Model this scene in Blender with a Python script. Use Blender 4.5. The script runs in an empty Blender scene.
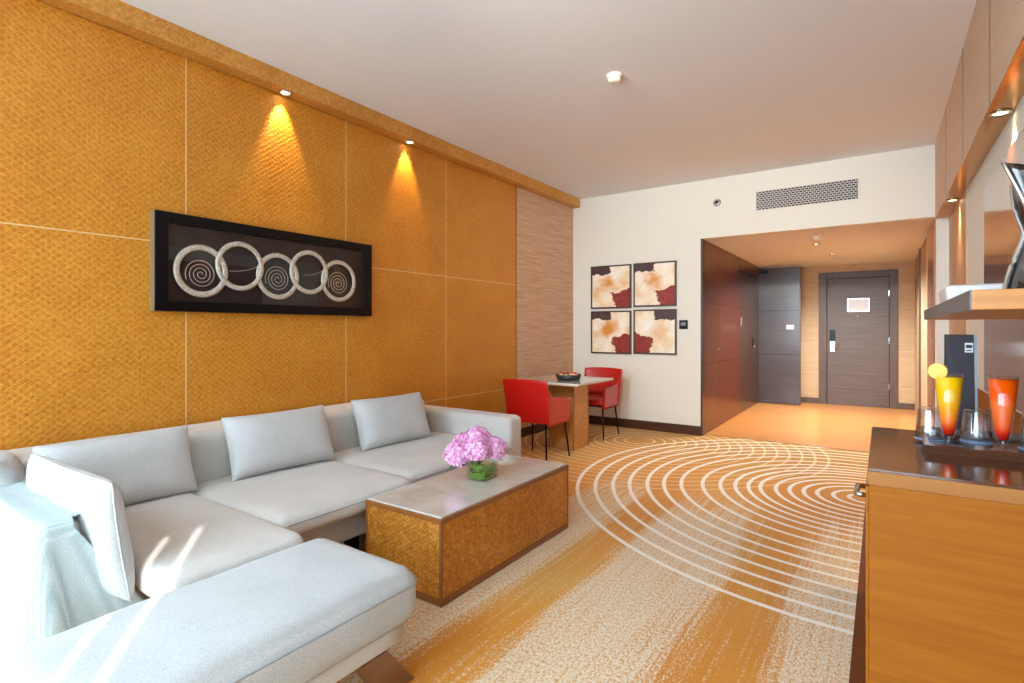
import bpy, bmesh, math, random
from mathutils import Vector, Matrix, noise
random.seed(7)
PI = math.pi
sc = bpy.context.scene
C = sc.collection

# ------------------------------------------------------------------ helpers
def lin(c):
    return tuple(((v/255)/12.92 if v/255 <= .04045 else (((v/255)+.055)/1.055)**2.4) for v in c)

def new_mat(name):
    m = bpy.data.materials.new(name); m.use_nodes = True
    nt = m.node_tree
    return m, nt, nt.nodes['Principled BSDF']

def N(nt, typ, **kw):
    n = nt.nodes.new(typ)
    for k, v in kw.items():
        if k == 'inp':
            for a, b in v.items(): n.inputs[a].default_value = b
        else: setattr(n, k, v)
    return n

def L(nt, a, b): nt.links.new(a, b)

def objcoord(nt, scale=(1, 1, 1), rot=(0, 0, 0)):
    t = N(nt, 'ShaderNodeTexCoord'); mp = N(nt, 'ShaderNodeMapping')
    mp.inputs['Scale'].default_value = scale; mp.inputs['Rotation'].default_value = rot
    L(nt, t.outputs['Object'], mp.inputs['Vector']); return mp.outputs['Vector']

def math_(nt, op, a, b=None, c=None, clamp=False):
    n = N(nt, 'ShaderNodeMath', operation=op, use_clamp=clamp)
    for i, v in enumerate((a, b, c)):
        if v is None: continue
        if isinstance(v, (int, float)): n.inputs[i].default_value = v
        else: L(nt, v, n.inputs[i])
    return n.outputs[0]

def mixc(nt, fac, a, b):
    n = N(nt, 'ShaderNodeMix', data_type='RGBA')
    for i, v in ((0, fac), (6, a), (7, b)):
        if isinstance(v, (int, float)): n.inputs[i].default_value = v
        elif isinstance(v, tuple): n.inputs[i].default_value = (*v, 1)
        else: L(nt, v, n.inputs[i])
    return n.outputs[2]

def ramp(nt, fac, stops, interp='LINEAR'):
    n = N(nt, 'ShaderNodeValToRGB'); r = n.color_ramp; r.interpolation = interp
    while len(r.elements) < len(stops): r.elements.new(.5)
    for e, (p, c) in zip(r.elements, stops):
        e.position = p; e.color = (*c, 1) if len(c) == 3 else c
    L(nt, fac, n.inputs[0]); return n.outputs['Color']

def noise_(nt, vec, scale, detail=3, rough=.5, dist=0):
    n = N(nt, 'ShaderNodeTexNoise', inp={'Scale': scale, 'Detail': detail, 'Roughness': rough, 'Distortion': dist})
    L(nt, vec, n.inputs['Vector']); return n.outputs['Fac']

def bump(nt, b, height, strength=.3, dist=.01):
    n = N(nt, 'ShaderNodeBump', inp={'Strength': strength, 'Distance': dist})
    L(nt, height, n.inputs['Height']); L(nt, n.outputs['Normal'], b.inputs['Normal'])

def plain(name, col, rough=.5, metal=0, spec=.5, coat=0):
    m, nt, b = new_mat(name)
    b.inputs['Base Color'].default_value = (*lin(col), 1)
    b.inputs['Roughness'].default_value = rough; b.inputs['Metallic'].default_value = metal
    b.inputs['Specular IOR Level'].default_value = spec; b.inputs['Coat Weight'].default_value = coat
    v = objcoord(nt); n = noise_(nt, v, 60, 2)
    bump(nt, b, n, .03, .002)
    return m

def wood(name, c1, c2, rough=.35, axis=0, scale=1, coat=0, spec=.5):
    m, nt, b = new_mat(name)
    s = [30*scale]*3; s[axis] = 1.6*scale
    v = objcoord(nt, tuple(s))
    n = noise_(nt, v, 1.0, 5, .6, .4)
    col = ramp(nt, n, [(.3, lin(c1)), (.7, lin(c2))])
    L(nt, col, b.inputs['Base Color']); b.inputs['Roughness'].default_value = rough
    b.inputs['Coat Weight'].default_value = coat; b.inputs['Specular IOR Level'].default_value = spec
    b.inputs['Coat Roughness'].default_value = .12
    bump(nt, b, n, .05, .003); return m

def fabric(name, c1, c2):
    m, nt, b = new_mat(name)
    v = objcoord(nt)
    n = noise_(nt, v, 260, 2, .6); n2 = noise_(nt, v, 5, 3, .5)
    f = math_(nt, 'ADD', math_(nt, 'MULTIPLY', n, .75), math_(nt, 'MULTIPLY', n2, .25))
    L(nt, ramp(nt, f, [(.35, lin(c1)), (.65, lin(c2))]), b.inputs['Base Color'])
    b.inputs['Roughness'].default_value = .95; b.inputs['Specular IOR Level'].default_value = .15
    b.inputs['Sheen Weight'].default_value = .25
    wr = N(nt, 'ShaderNodeTexNoise', inp={'Scale': 7, 'Detail': 3}); L(nt, v, wr.inputs['Vector'])
    h = math_(nt, 'ADD', math_(nt, 'MULTIPLY', n, .12), wr.outputs['Fac'])
    bump(nt, b, h, .35, .012); return m

def add_box(bm, a, b_):
    (x0, y0, z0), (x1, y1, z1) = a, b_
    vs = [bm.verts.new(p) for p in ((x0,y0,z0),(x1,y0,z0),(x1,y1,z0),(x0,y1,z0),(x0,y0,z1),(x1,y0,z1),(x1,y1,z1),(x0,y1,z1))]
    for f in ((3,2,1,0),(4,5,6,7),(0,1,5,4),(1,2,6,5),(2,3,7,6),(3,0,4,7)): bm.faces.new([vs[i] for i in f])

def obj(name, bm, mat, parent=None, loc=None, smooth=False, bev=0, seg=2):
    bmesh.ops.recalc_face_normals(bm, faces=bm.faces)
    me = bpy.data.meshes.new(name); bm.to_mesh(me); bm.free()
    o = bpy.data.objects.new(name, me); C.objects.link(o)
    if mat: me.materials.append(mat)
    if parent: o.parent = parent
    if loc: o.location = loc
    if smooth: me.polygons.foreach_set('use_smooth', [True]*len(me.polygons))
    if bev:
        md = o.modifiers.new('bevel', 'BEVEL'); md.width = bev; md.segments = seg; md.limit_method = 'ANGLE'
    return o

def box(name, a, b_, mat, parent=None, bev=0, seg=2, smooth=False):
    bm = bmesh.new(); add_box(bm, a, b_); return obj(name, bm, mat, parent, bev=bev, seg=seg, smooth=smooth)

def boxes(name, lst, mat, parent=None, bev=0):
    bm = bmesh.new()
    for a, b_ in lst: add_box(bm, a, b_)
    return obj(name, bm, mat, parent, bev=bev)

def add_lathe(bm, prof, n=32, cx=0, cy=0):
    rings = []
    for r, z in prof:
        if r < 1e-6: rings.append([bm.verts.new((cx, cy, z))])
        else: rings.append([bm.verts.new((cx+r*math.cos(2*PI*i/n), cy+r*math.sin(2*PI*i/n), z)) for i in range(n)])
    for a, b in zip(rings, rings[1:]):
        for i in range(n):
            j = (i+1) % n
            if len(a) == 1 and len(b) == 1: continue
            if len(a) == 1: bm.faces.new((a[0], b[i], b[j]))
            elif len(b) == 1: bm.faces.new((a[i], a[j], b[0]))
            else: bm.faces.new((a[i], a[j], b[j], b[i]))

def lathe(name, prof, mat, parent=None, n=32, loc=None, smooth=True):
    bm = bmesh.new(); add_lathe(bm, prof, n); return obj(name, bm, mat, parent, loc, smooth)

def add_tube(bm, pts, r, n=8, closed=False):
    pts = [Vector(p) for p in pts]; m = len(pts); rings = []
    for i, p in enumerate(pts):
        if closed: t = pts[(i+1) % m]-pts[i-1]
        else: t = pts[min(i+1, m-1)]-pts[max(i-1, 0)]
        t.normalize()
        up = Vector((0, 0, 1)) if abs(t.z) < .9 else Vector((1, 0, 0))
        a = t.cross(up).normalized(); b = t.cross(a).normalized()
        rr = r[i] if isinstance(r, (list, tuple)) else r
        rings.append([bm.verts.new(p+a*rr*math.cos(2*PI*k/n)+b*rr*math.sin(2*PI*k/n)) for k in range(n)])
    for i in range(m if closed else m-1):
        A, B = rings[i], rings[(i+1) % m]
        for k in range(n): bm.faces.new((A[k], A[(k+1) % n], B[(k+1) % n], B[k]))
    if not closed:
        bm.faces.new(rings[0][::-1]); bm.faces.new(rings[-1])

def tube(name, pts, r, mat, parent=None, n=8, closed=False):
    bm = bmesh.new(); add_tube(bm, pts, r, n, closed); return obj(name, bm, mat, parent, smooth=True)

def thing(name, label, cat, loc=(0, 0, 0), rz=0, group=None):
    o = bpy.data.objects.new(name, None); C.objects.link(o); o.empty_display_size = .1
    o.location = loc; o.rotation_euler = (0, 0, rz); return tag(o, label, cat, group)

def tag(o, label, cat, group=None):
    o['label'] = label; o['category'] = cat
    if group: o['group'] = group
    return o

def struct(o):
    o['kind'] = 'structure'; return o

def dup(root, loc, rz=0, label=None):
    r = root.copy(); C.objects.link(r); r.location = loc; r.rotation_euler = (0, 0, rz)
    if label: r['label'] = label
    for ch in list(root.children):
        c = ch.copy(); C.objects.link(c); c.parent = r
        for g in ch.children:
            d = g.copy(); C.objects.link(d); d.parent = c
    return r

def add_rbox(bm, cx, cy, z0, sx, sy, sz, r, n=18, crown=0, rough=0, seed=0, side=0):
    """rounded, slightly crowned block with its base centre at cx, cy, z0"""
    g = {}
    hx, hy, hz = sx/2, sy/2, sz/2
    def vert(p):
        k = tuple(round(c, 5) for c in p)
        if k not in g: g[k] = bm.verts.new(p)
        return g[k]
    ts = [math.sin((i/n-.5)*PI)*.3+(i/n-.5)*2*.7 for i in range(n+1)]
    for ax in range(3):
        o1, o2 = [(1, 2), (0, 2), (0, 1)][ax]
        for s in (-1, 1):
            for i in range(n):
                for j in range(n):
                    q = []
                    for di, dj in ((0, 0), (1, 0), (1, 1), (0, 1)):
                        p = [0, 0, 0]; p[ax] = s; p[o1] = ts[i+di]; p[o2] = ts[j+dj]; q.append(vert(tuple(p)))
                    try: bm.faces.new(q)
                    except ValueError: pass
    off = Vector((seed*3.1, seed*1.7, 0))
    for v in g.values():
        u = v.co.copy()
        p = Vector((u.x*hx, u.y*hy, u.z*hz))
        q = Vector((max(-hx+r, min(hx-r, p.x)), max(-hy+r, min(hy-r, p.y)), max(-hz+r, min(hz-r, p.z))))
        d = p-q
        if d.length > 1e-6:
            # spread the edge vertices around the rounding
            p = q+d.normalized()*r
        w = (1-u.x*u.x)*(1-u.y*u.y)
        if u.z > 0: p.z += crown*w**.5*u.z
        if side:
            p.x += side*math.copysign(1, u.x)*abs(u.x)**6*(1-u.y*u.y)*(1-u.z*u.z)
            p.y += side*math.copysign(1, u.y)*abs(u.y)**6*(1-u.x*u.x)*(1-u.z*u.z)
        if rough:
            k = noise.noise(Vector((p.x*5, p.y*5, p.z*5))+off)+.5*noise.noise(Vector((p.x*12, p.y*12, p.z*12))+off)
            p += Vector((u.x, u.y, u.z)).normalized()*rough*k
        v.co = p+Vector((cx, cy, z0+hz))

def rbox(name, cx, cy, z0, sx, sy, sz, r, mat, parent=None, **kw):
    bm = bmesh.new(); add_rbox(bm, cx, cy, z0, sx, sy, sz, r, **kw)
    return obj(name, bm, mat, parent, smooth=True)

def pillow_bm(w, h, t, seed=0, n=26):
    """soft cushion standing in its local YZ plane, thickness along X, base at z = 0"""
    bm = bmesh.new(); off = Vector((seed*2.3, seed*4.1, seed))
    grid = {}
    for s in (1, -1):
        for i in range(n+1):
            for j in range(n+1):
                edge = i in (0, n) or j in (0, n)
                if s == -1 and edge: grid[s, i, j] = grid[1, i, j]; continue
                a = math.sin((i/n-.5)*PI); b = math.sin((j/n-.5)*PI)
                y = a*w/2*(1-.05*(1-b*b)*abs(a)); z = h/2+b*h/2*(1-.05*(1-a*a)*abs(b))
                prof = (max(0, 1-abs(a)**4)*max(0, 1-abs(b)**4))**.46
                k = noise.noise(Vector((y*5, z*5, s*3))+off)*.010+noise.noise(Vector((y*13, z*13, s*5))+off)*.005
                grid[s, i, j] = bm.verts.new((s*(t/2*prof+k*prof), y, z-.012*(1-b*b)*abs(0)))
    for s in (1, -1):
        for i in range(n):
            for j in range(n):
                q = [grid[s, i, j], grid[s, i+1, j], grid[s, i+1, j+1], grid[s, i, j+1]]
                bm.faces.new(q if s == 1 else q[::-1])
    return bm

# ------------------------------------------------------------------ materials
M = {}
M['white_wall'] = plain('cream_wall_paint', (225, 223, 213), .85, spec=.2)
M['ceiling'] = plain('white_ceiling_paint', (232, 234, 236), .9, spec=.2)
M['entry_ceiling'] = plain('entry_ceiling_paint', (224, 228, 234), .9, spec=.2)
M['fabric'] = fabric('sofa_linen', (190, 186, 182), (218, 213, 208))
M['cushion_fabric'] = fabric('cushion_linen', (180, 181, 182), (208, 208, 208))
M['ottoman_fabric'] = fabric('ottoman_weave', (170, 172, 174), (200, 201, 201))
M['seam'] = plain('seam_thread', (150, 156, 162), .9)
M['black'] = plain('black_lacquer', (8, 8, 12), .3, 0, .25)
M['black_metal'] = plain('black_metal', (16, 14, 14), .35, .6)
M['chrome'] = plain('chrome', (205, 205, 205), .15, 1)
M['white_plastic'] = plain('white_plastic', (240, 234, 214), .4)
M['dark_wood'] = wood('wenge_wood', (58, 34, 24), (76, 46, 32), .3, 2, coat=.2)
M['red_dark_wood'] = wood('dark_red_wood', (78, 28, 8), (100, 40, 12), .3, 2, coat=.15)
M['blue_dark_wood'] = wood('dark_grey_wood', (58, 50, 52), (74, 64, 64), .28, 0, coat=.3)
M['door_wood'] = wood('entrance_door_wood', (78, 66, 62), (98, 84, 78), .4, 0)
M['door_frame'] = wood('door_frame_wood', (74, 58, 50), (92, 74, 64), .4, 2)
M['skirting'] = wood('skirting_wood', (62, 34, 18), (80, 46, 26), .35, 0)
M['cab_wood'] = wood('honey_veneer', (140, 76, 10), (160, 94, 20), .6, 0, 1.4, spec=.18)
M['cab_edge'] = wood('honey_edge', (146, 92, 44), (162, 108, 58), .6, 0, .5, spec=.2)
M['cab_top'] = wood('dark_gloss_top', (74, 40, 18), (98, 54, 24), .12, 1, .6, coat=.6)
M['shelf_wood'] = wood('shelf_veneer', (172, 108, 46), (196, 130, 62), .35, 0)
M['shelf_grey'] = wood('shelf_grey_edge', (98, 90, 90), (118, 108, 104), .35, 1)
M['table_wood'] = wood('table_trim_wood', (128, 76, 36), (152, 92, 46), .3, 1)
M['leg_wood'] = wood('leg_wood', (112, 76, 48), (136, 96, 62), .35, 1)
M['bronze'] = plain('bronze_soffit', (200, 142, 70), .18, .8)
M['gloss_panel'] = wood('glossy_brown_panel', (110, 58, 22), (128, 70, 30), .1, 1, .4, coat=.8)

def leather_wall(name, c1, c2, c3, py, pz, strength, vert='Z', metal=.25, rough=.38, plane='Y'):
    """embossed gold leather: small quilted diamonds and a mottled tone"""
    m, nt, b = new_mat(name)
    t = N(nt, 'ShaderNodeTexCoord'); s = N(nt, 'ShaderNodeSeparateXYZ'); L(nt, t.outputs['Object'], s.inputs[0])
    h = math_(nt, 'ADD', s.outputs['X'], s.outputs['Y'])
    u = math_(nt, 'MULTIPLY', h, 1/py); w = math_(nt, 'MULTIPLY', s.outputs['Z'], 1/pz)
    a = math_(nt, 'PINGPONG', math_(nt, 'ADD', u, w), .5)
    c = math_(nt, 'PINGPONG', math_(nt, 'SUBTRACT', u, w), .5)
    d = math_(nt, 'MINIMUM', a, c)                       # 0 on the groove lines, .5 in the middle of a diamond
    hgt = math_(nt, 'POWER', math_(nt, 'MULTIPLY', d, 2), .5)
    v = objcoord(nt)
    n1 = noise_(nt, v, 48, 4, .65); n2 = noise_(nt, v, 3, 2, .5)
    f = math_(nt, 'ADD', math_(nt, 'MULTIPLY', n1, .75), math_(nt, 'MULTIPLY', n2, .25))
    col = ramp(nt, f, [(.36, lin(c1)), (.5, lin(c2)), (.66, lin(c3))])
    line = math_(nt, 'LESS_THAN', d, .055)
    col = mixc(nt, math_(nt, 'MULTIPLY', line, .28), col, lin((232, 186, 106)))
    L(nt, col, b.inputs['Base Color'])
    b.inputs['Metallic'].default_value = metal
    L(nt, math_(nt, 'MULTIPLY_ADD', n1, .25, rough-.12), b.inputs['Roughness'])
    bump(nt, b, math_(nt, 'ADD', hgt, math_(nt, 'MULTIPLY', n1, .4)), strength, .008)
    return m
M['gold'] = leather_wall('gold_embossed_leather', (190, 114, 20), (206, 132, 30), (220, 152, 52), .044, .036, .35, metal=.12, rough=.42)
M['gold_fascia'] = leather_wall('gold_fascia', (182, 118, 42), (206, 142, 58), (222, 166, 90), .03, .03, .12, metal=.1)
M['gold_table'] = leather_wall('gold_table_panel', (160, 92, 16), (194, 122, 30), (222, 164, 78), .040, .022, .4, metal=.3, rough=.34)
M['gold_pale'] = leather_wall('pale_gold_panel', (168, 112, 52), (192, 138, 74), (214, 166, 104), .036, .022, .3, metal=.3)

def grasscloth(name, c1, c2, strength=.3, sz=1.0):
    m, nt, b = new_mat(name)
    v = objcoord(nt, (2.2, 2.2, 75*sz)); n = noise_(nt, v, 1.0, 4, .6, .6)
    L(nt, ramp(nt, n, [(.3, lin(c1)), (.7, lin(c2))]), b.inputs['Base Color'])
    b.inputs['Roughness'].default_value = .6; b.inputs['Specular IOR Level'].default_value = .3
    bump(nt, b, n, strength, .01); return m
M['grass'] = grasscloth('ribbed_beige_wallcovering', (186, 146, 116), (222, 186, 154), .4, .8)
M['tan_wall'] = grasscloth('tan_wall_veneer', (178, 154, 122), (196, 172, 140), .12, .5)
M['bulk'] = grasscloth('beige_bulkhead_veneer', (194, 164, 138), (212, 184, 158), .12, 1.2)
M['strip'] = leather_wall('copper_wallcovering', (182, 138, 104), (202, 160, 126), (220, 182, 148), .05, .03, .4)

# carpet: ochre and cream bands along the room, two families of cream rings
def carpet():
    m, nt, b = new_mat('ring_patterned_carpet')
    t = N(nt, 'ShaderNodeTexCoord'); s = N(nt, 'ShaderNodeSeparateXYZ'); L(nt, t.outputs['Object'], s.inputs[0])
    X, Y = s.outputs['X'], s.outputs['Y']
    v = objcoord(nt, (6, .55, 1)); wob = noise_(nt, v, 1.0, 3, .6)
    xx = math_(nt, 'ADD', X, math_(nt, 'MULTIPLY', math_(nt, 'SUBTRACT', wob, .5), .16))
    fac = math_(nt, 'MULTIPLY_ADD', xx, 1/4.0, 1.0)     # x -4..0 -> 0..1
    st = [(-4, 0), (-3.2, 0), (-3.05, .9), (-2.6, .9), (-2.45, .1), (-2.05, .1), (-1.95, .7), (-1.60, .78), (-1.50, .12), (-1.33, .12), (-1.22, .74),
          (-1.0, .84), (-.76, .72), (-.60, .06), (-.42, .06), (-.30, .74), (0, .84)]
    base = ramp(nt, fac, [(max(0, min(1, 1+x/4)), (c, c, c)) for x, c in st])
    sep = N(nt, 'ShaderNodeSeparateColor'); L(nt, base, sep.inputs[0])
    # the bands fade out towards the entrance
    fy = N(nt, 'ShaderNodeMapRange', inp={'From Min': 3.9, 'From Max': 5.1, 'To Min': 1, 'To Max': .02})
    L(nt, math_(nt, 'ADD', Y, math_(nt, 'MULTIPLY', wob, .8)), fy.inputs[0])
    f0 = math_(nt, 'MULTIPLY', sep.outputs[0], fy.outputs[0])
    # streaky tufts
    v2 = objcoord(nt, (120, 60, 1)); g = noise_(nt, v2, 1.0, 2, .7)
    v3 = objcoord(nt, (55, 1.6, 1)); g2 = noise_(nt, v3, 1.0, 4, .6)
    jit = math_(nt, 'ADD', math_(nt, 'MULTIPLY', math_(nt, 'SUBTRACT', g, .5), 1.7), math_(nt, 'MULTIPLY', math_(nt, 'SUBTRACT', g2, .5), 1.5))
    f1 = N(nt, 'ShaderNodeMapRange', interpolation_type='SMOOTHSTEP', inp={'From Min': .15, 'From Max': .9})
    L(nt, math_(nt, 'ADD', f0, jit), f1.inputs[0])
    v4 = objcoord(nt, (1.6, .7, 1)); g4 = noise_(nt, v4, 1.0, 2)
    och = ramp(nt, g4, [(.3, lin((204, 128, 30))), (.55, lin((216, 146, 44))), (.75, lin((208, 156, 70)))])
    # greener ochre by the table
    fg = N(nt, 'ShaderNodeMapRange', inp={'From Min': 4.9, 'From Max': 6.2}); L(nt, Y, fg.inputs[0])
    och = mixc(nt, math_(nt, 'MULTIPLY', fg.outputs[0], .75), och, lin((166, 122, 30)))
    crm = ramp(nt, g, [(.34, lin((208, 172, 122))), (.6, lin((236, 220, 194)))])
    col = mixc(nt, f1.outputs[0], och, crm)
    def rings(cx, cy, radii, w, extra=None):
        dx = math_(nt, 'SUBTRACT', X, cx); dy = math_(nt, 'SUBTRACT', Y, cy)
        r = math_(nt, 'SQRT', math_(nt, 'ADD', math_(nt, 'MULTIPLY', dx, dx), math_(nt, 'MULTIPLY', dy, dy)))
        r = math_(nt, 'ADD', r, math_(nt, 'MULTIPLY', math_(nt, 'SUBTRACT', g, .5), .006))
        out = None
        for q in radii:
            c = math_(nt, 'COMPARE', r, q, w)
            out = c if out is None else math_(nt, 'MAXIMUM', out, c)
        return out
    A = rings(-2.33, 5.99, [1.905-.1155*k for k in range(16)], .0115)
    B = rings(-.09, 4.92, [2.205, 2.06, 1.915, 1.78, 1.635, 1.50, 1.36, 1.19, 1.05, .935, .835, .745, .63, .53, .43, .335, .225, .12], .0155)
    col = mixc(nt, math_(nt, 'MULTIPLY', A, .72), col, lin((236, 204, 148)))
    col = mixc(nt, math_(nt, 'MULTIPLY', B, .92), col, lin((250, 242, 230)))
    L(nt, col, b.inputs['Base Color']); b.inputs['Roughness'].default_value = 1
    b.inputs['Specular IOR Level'].default_value = .1; b.inputs['Sheen Weight'].default_value = .15
    pile = noise_(nt, objcoord(nt, (220, 220, 1)), 1.0, 2)
    bump(nt, b, math_(nt, 'ADD', pile, g), .15, .003)
    return m
M['carpet'] = carpet()

def parquet():
    m, nt, b = new_mat('orange_parquet')
    t = N(nt, 'ShaderNodeTexCoord'); mp = N(nt, 'ShaderNodeMapping'); L(nt, t.outputs['Object'], mp.inputs[0])
    br = N(nt, 'ShaderNodeTexBrick', inp={'Scale': 1.0, 'Brick Width': 1.2, 'Row Height': .12, 'Mortar Size': .0015, 'Bias': 0})
    br.inputs['Color1'].default_value = (*lin((214, 146, 74)), 1); br.inputs['Color2'].default_value = (*lin((222, 156, 84)), 1)
    br.inputs['Mortar'].default_value = (*lin((150, 82, 26)), 1); L(nt, mp.outputs[0], br.inputs['Vector'])
    n = noise_(nt, objcoord(nt, (2, 40, 1)), 1.0, 4)
    col = mixc(nt, math_(nt, 'MULTIPLY', n, .5), br.outputs['Color'], lin((200, 126, 54)))
    L(nt, col, b.inputs['Base Color']); b.inputs['Roughness'].default_value = .28
    b.inputs['Coat Weight'].default_value = .3
    return m
M['parquet'] = parquet()
M['floor_dark'] = wood('dark_floor_border', (104, 50, 12), (126, 64, 18), .65, 1, spec=.2)

def marble():
    m, nt, b = new_mat('pale_stone_top')
    v = objcoord(nt); n = noise_(nt, v, 5, 6, .6, .8)
    L(nt, ramp(nt, n, [(.3, lin((190, 186, 178))), (.6, lin((212, 209, 202)))]), b.inputs['Base Color'])
    b.inputs['Roughness'].default_value = .09; b.inputs['Coat Weight'].default_value = .4; return m
M['stone'] = marble()

def glass(name, col=(1, 1, 1), rough=0, ior=1.45):
    m, nt, b = new_mat(name)
    b.inputs['Base Color'].default_value = (*col, 1); b.inputs['Transmission Weight'].default_value = 1
    b.inputs['Roughness'].default_value = rough; b.inputs['IOR'].default_value = ior
    return m



def pane_mat(name, tint=(1, 1, 1), p=4.0, k=.55, f0=.035):
    m = bpy.data.materials.new(name); m.use_nodes = True; nt = m.node_tree
    nt.nodes.clear(); out = N(nt, 'ShaderNodeOutputMaterial')
    tr = N(nt, 'ShaderNodeBsdfTransparent', inp={'Color': (*tint, 1)}); gl = N(nt, 'ShaderNodeBsdfGlossy', inp={'Roughness': .02})
    lw = N(nt, 'ShaderNodeLayerWeight', inp={'Blend': .5}); mx = N(nt, 'ShaderNodeMixShader')
    fr = math_(nt, 'MULTIPLY_ADD', math_(nt, 'POWER', lw.outputs['Facing'], p), k, f0)
    L(nt, fr, mx.inputs[0]); L(nt, tr.outputs[0], mx.inputs[1]); L(nt, gl.outputs[0], mx.inputs[2])
    L(nt, mx.outputs[0], out.inputs[0]); return m
M['pane'] = pane_mat('thin_pane')
M['glass'] = pane_mat('clear_glass', (.96, .975, .99), 2.0, .8, .13)
M['green_glass'] = pane_mat('vase_glass', (.86, .93, .86))

def emit(name, col, s):
    m, nt, b = new_mat(name)
    b.inputs['Base Color'].default_value = (*col, 1)
    b.inputs['Emission Color'].default_value = (*col, 1); b.inputs['Emission Strength'].default_value = s
    return m
M['lamp'] = emit('warm_lamp_lens', (1, .82, .5), 12)

def drink(name, z0, z1, stops):
    m, nt, b = new_mat(name)
    t = N(nt, 'ShaderNodeTexCoord'); s = N(nt, 'ShaderNodeSeparateXYZ'); L(nt, t.outputs['Object'], s.inputs[0])
    mr = N(nt, 'ShaderNodeMapRange', inp={'From Min': z0, 'From Max': z1}); L(nt, s.outputs['Z'], mr.inputs[0])
    c = ramp(nt, mr.outputs[0], [(p, lin(q)) for p, q in stops])
    L(nt, c, b.inputs['Base Color']); b.inputs['Roughness'].default_value = .15
    b.inputs['Subsurface Weight'].default_value = .3; b.inputs['Subsurface Radius'].default_value = (.02, .01, .004)
    return m

# ------------------------------------------------------------------ room dimensions
XL, XR, YB, YN, ZC = -3.58, .54, 6.70, -.80, 3.12
XE0, XE1, YD, ZE = -1.80, .44, 10.80, 2.41

struct(box('floor', (XL-.1, YN-.2, -.1), (-.10, 6.80, 0), M['carpet']))
struct(box('trim_1', (-.10, YN-.2, -.1), (XR+.1, 6.80, -.0005), M['floor_dark']))
struct(box('floor_entry', (-2.4, 6.80, -.1), (XE1+.1, YD+.1, 0), M['parquet']))
struct(box('ceiling', (XL-.1, YN-.2, ZC), (XR+.1, YB+.1, ZC+.1), M['ceiling']))
struct(box('ceiling_entry', (-2.4, YB+.12, ZE), (XE1+.1, YD+.1, ZE+.1), M['entry_ceiling']))
# threshold strip between carpet and wood
struct(box('trim_2', (XE0, 6.79, 0), (XE1, 6.812, .003), M['cab_edge']))

# left wall, clad in embossed gold panels with pale joints
M['joint'] = plain('pale_joint_strip', (224, 186, 130), .45)
wl = struct(box('wall_left', (XL-.12, YN-.2, 0), (XL-.012, YB, ZC), plain('pale_joint', (216, 176, 120), .5)))
ys = [YN, .380, 1.594, 2.809, 4.021, 5.262]
zs = [0.0, .610, 1.828, 3.0]
j = .0035
for y0, y1 in zip(ys, ys[1:]):
    if y0 > YN: box('joint', (XL-.012, y0-.004, 0), (XL+.0006, y0+.004, 3.0), M['joint'], wl)
    for z0, z1 in zip(zs, zs[1:]):
        box('panel', (XL-.012, y0+j, z0+j if z0 else .0), (XL, y1-j, z1-j), M['gold'], wl, bev=.002)
for z in zs[1:3]: box('joint', (XL-.012, YN, z-.004), (XL+.0005, 5.26, z+.004), M['joint'], wl)
box('ribbed_panel', (XL-.012, 5.270, 0), (XL, YB, 3.0), M['grass'], wl)
box('joint_strip', (XL-.012, 5.256, 0), (XL+.006, 5.270, 3.0), M['cab_edge'], wl)
struct(boxes('trim_3', [((XL-.012, YN, 3.0), (-3.465, 6.685, ZC))], M['gold_fascia'], bev=.002))
struct(box('baseboard_left', (XL, 3.7, 0), (XL+.018, YB, .11), M['skirting'], bev=.004))

# back wall with the wide opening to the entrance
struct(boxes('wall_back', [((XL-.1, YB, 0), (XE0-.02, YB+.12, ZC)), ((XE0-.02, YB, ZE), (XE1, YB+.12, ZC)), ((XE1, YB, 0), (XR+.1, YB+.12, ZC))], M['white_wall']))
struct(box('baseboard_back', (XL, YB-.018, 0), (XE0-.02, YB, .115), M['skirting'], bev=.004))
struct(box('trim_4', (XE0-.022, YB-.006, 0), (XE0, YB+.125, ZE), M['dark_wood']))

# entrance: wardrobe wall on the left
we = struct(box('wall_entry_left', (XE0-.12, YB+.12, 0), (XE0-.02, YD+.1, ZE), M['dark_wood']))
zz = [0.0, .865, 1.63, ZE]
for y0, y1, mt in ((YB+.12, 7.55, 'red_dark_wood'), (7.55, 8.75, 'red_dark_wood')):
    for z0, z1 in zip(zz, zz[1:]):
        box('wardrobe_panel', (XE0-.02, y0+.003, z0+.003), (XE0, y1-.003, z1-.003), M[mt], we, bev=.002)
hd = tube('wardrobe_handle', [(XE0, 7.30, 1.04), (XE0+.03, 7.31, 1.04), (XE0+.03, 7.50, 1.04), (XE0, 7.51, 1.04)], .006, M['chrome'], we)
d3 = struct(box('door_2', (XE0-.02, 8.76, 0), (XE0-.006, 10.28, 2.2), M['dark_wood'], bev=.002))
for z in (.865, 1.63): box('groove', (XE0-.0065, 8.77, z-.003), (XE0-.0045, 10.27, z+.003), M['black'], d3)
box('lintel', (XE0-.02, 8.76, 2.2), (XE0+.004, 10.28, 2.22), M['black'], d3)
box('frieze', (XE0-.02, 8.76, 2.22), (XE0, 10.28, ZE), M['red_dark_wood'], d3)
lk = box('latch', (XE0-.006, 9.80, .98), (XE0+.004, 9.86, 1.16), M['black_metal'], d3, bev=.002)
tube('lever_handle', [(XE0+.002, 9.83, 1.10), (XE0+.045, 9.83, 1.10), (XE0+.05, 9.72, 1.10)], .009, M['chrome'], d3)
lathe('latch_knob', [(0, -.0), (.016, 0), (.016, .02), (0, .024)], M['chrome'], d3, 16, (XE0+.012, 9.83, 1.0))
box('switch_plate', (XE0-.006, 8.86, 1.36), (XE0+.004, 8.92, 1.48), plain('grey_switch', (150, 130, 120), .4), d3, bev=.002)

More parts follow.
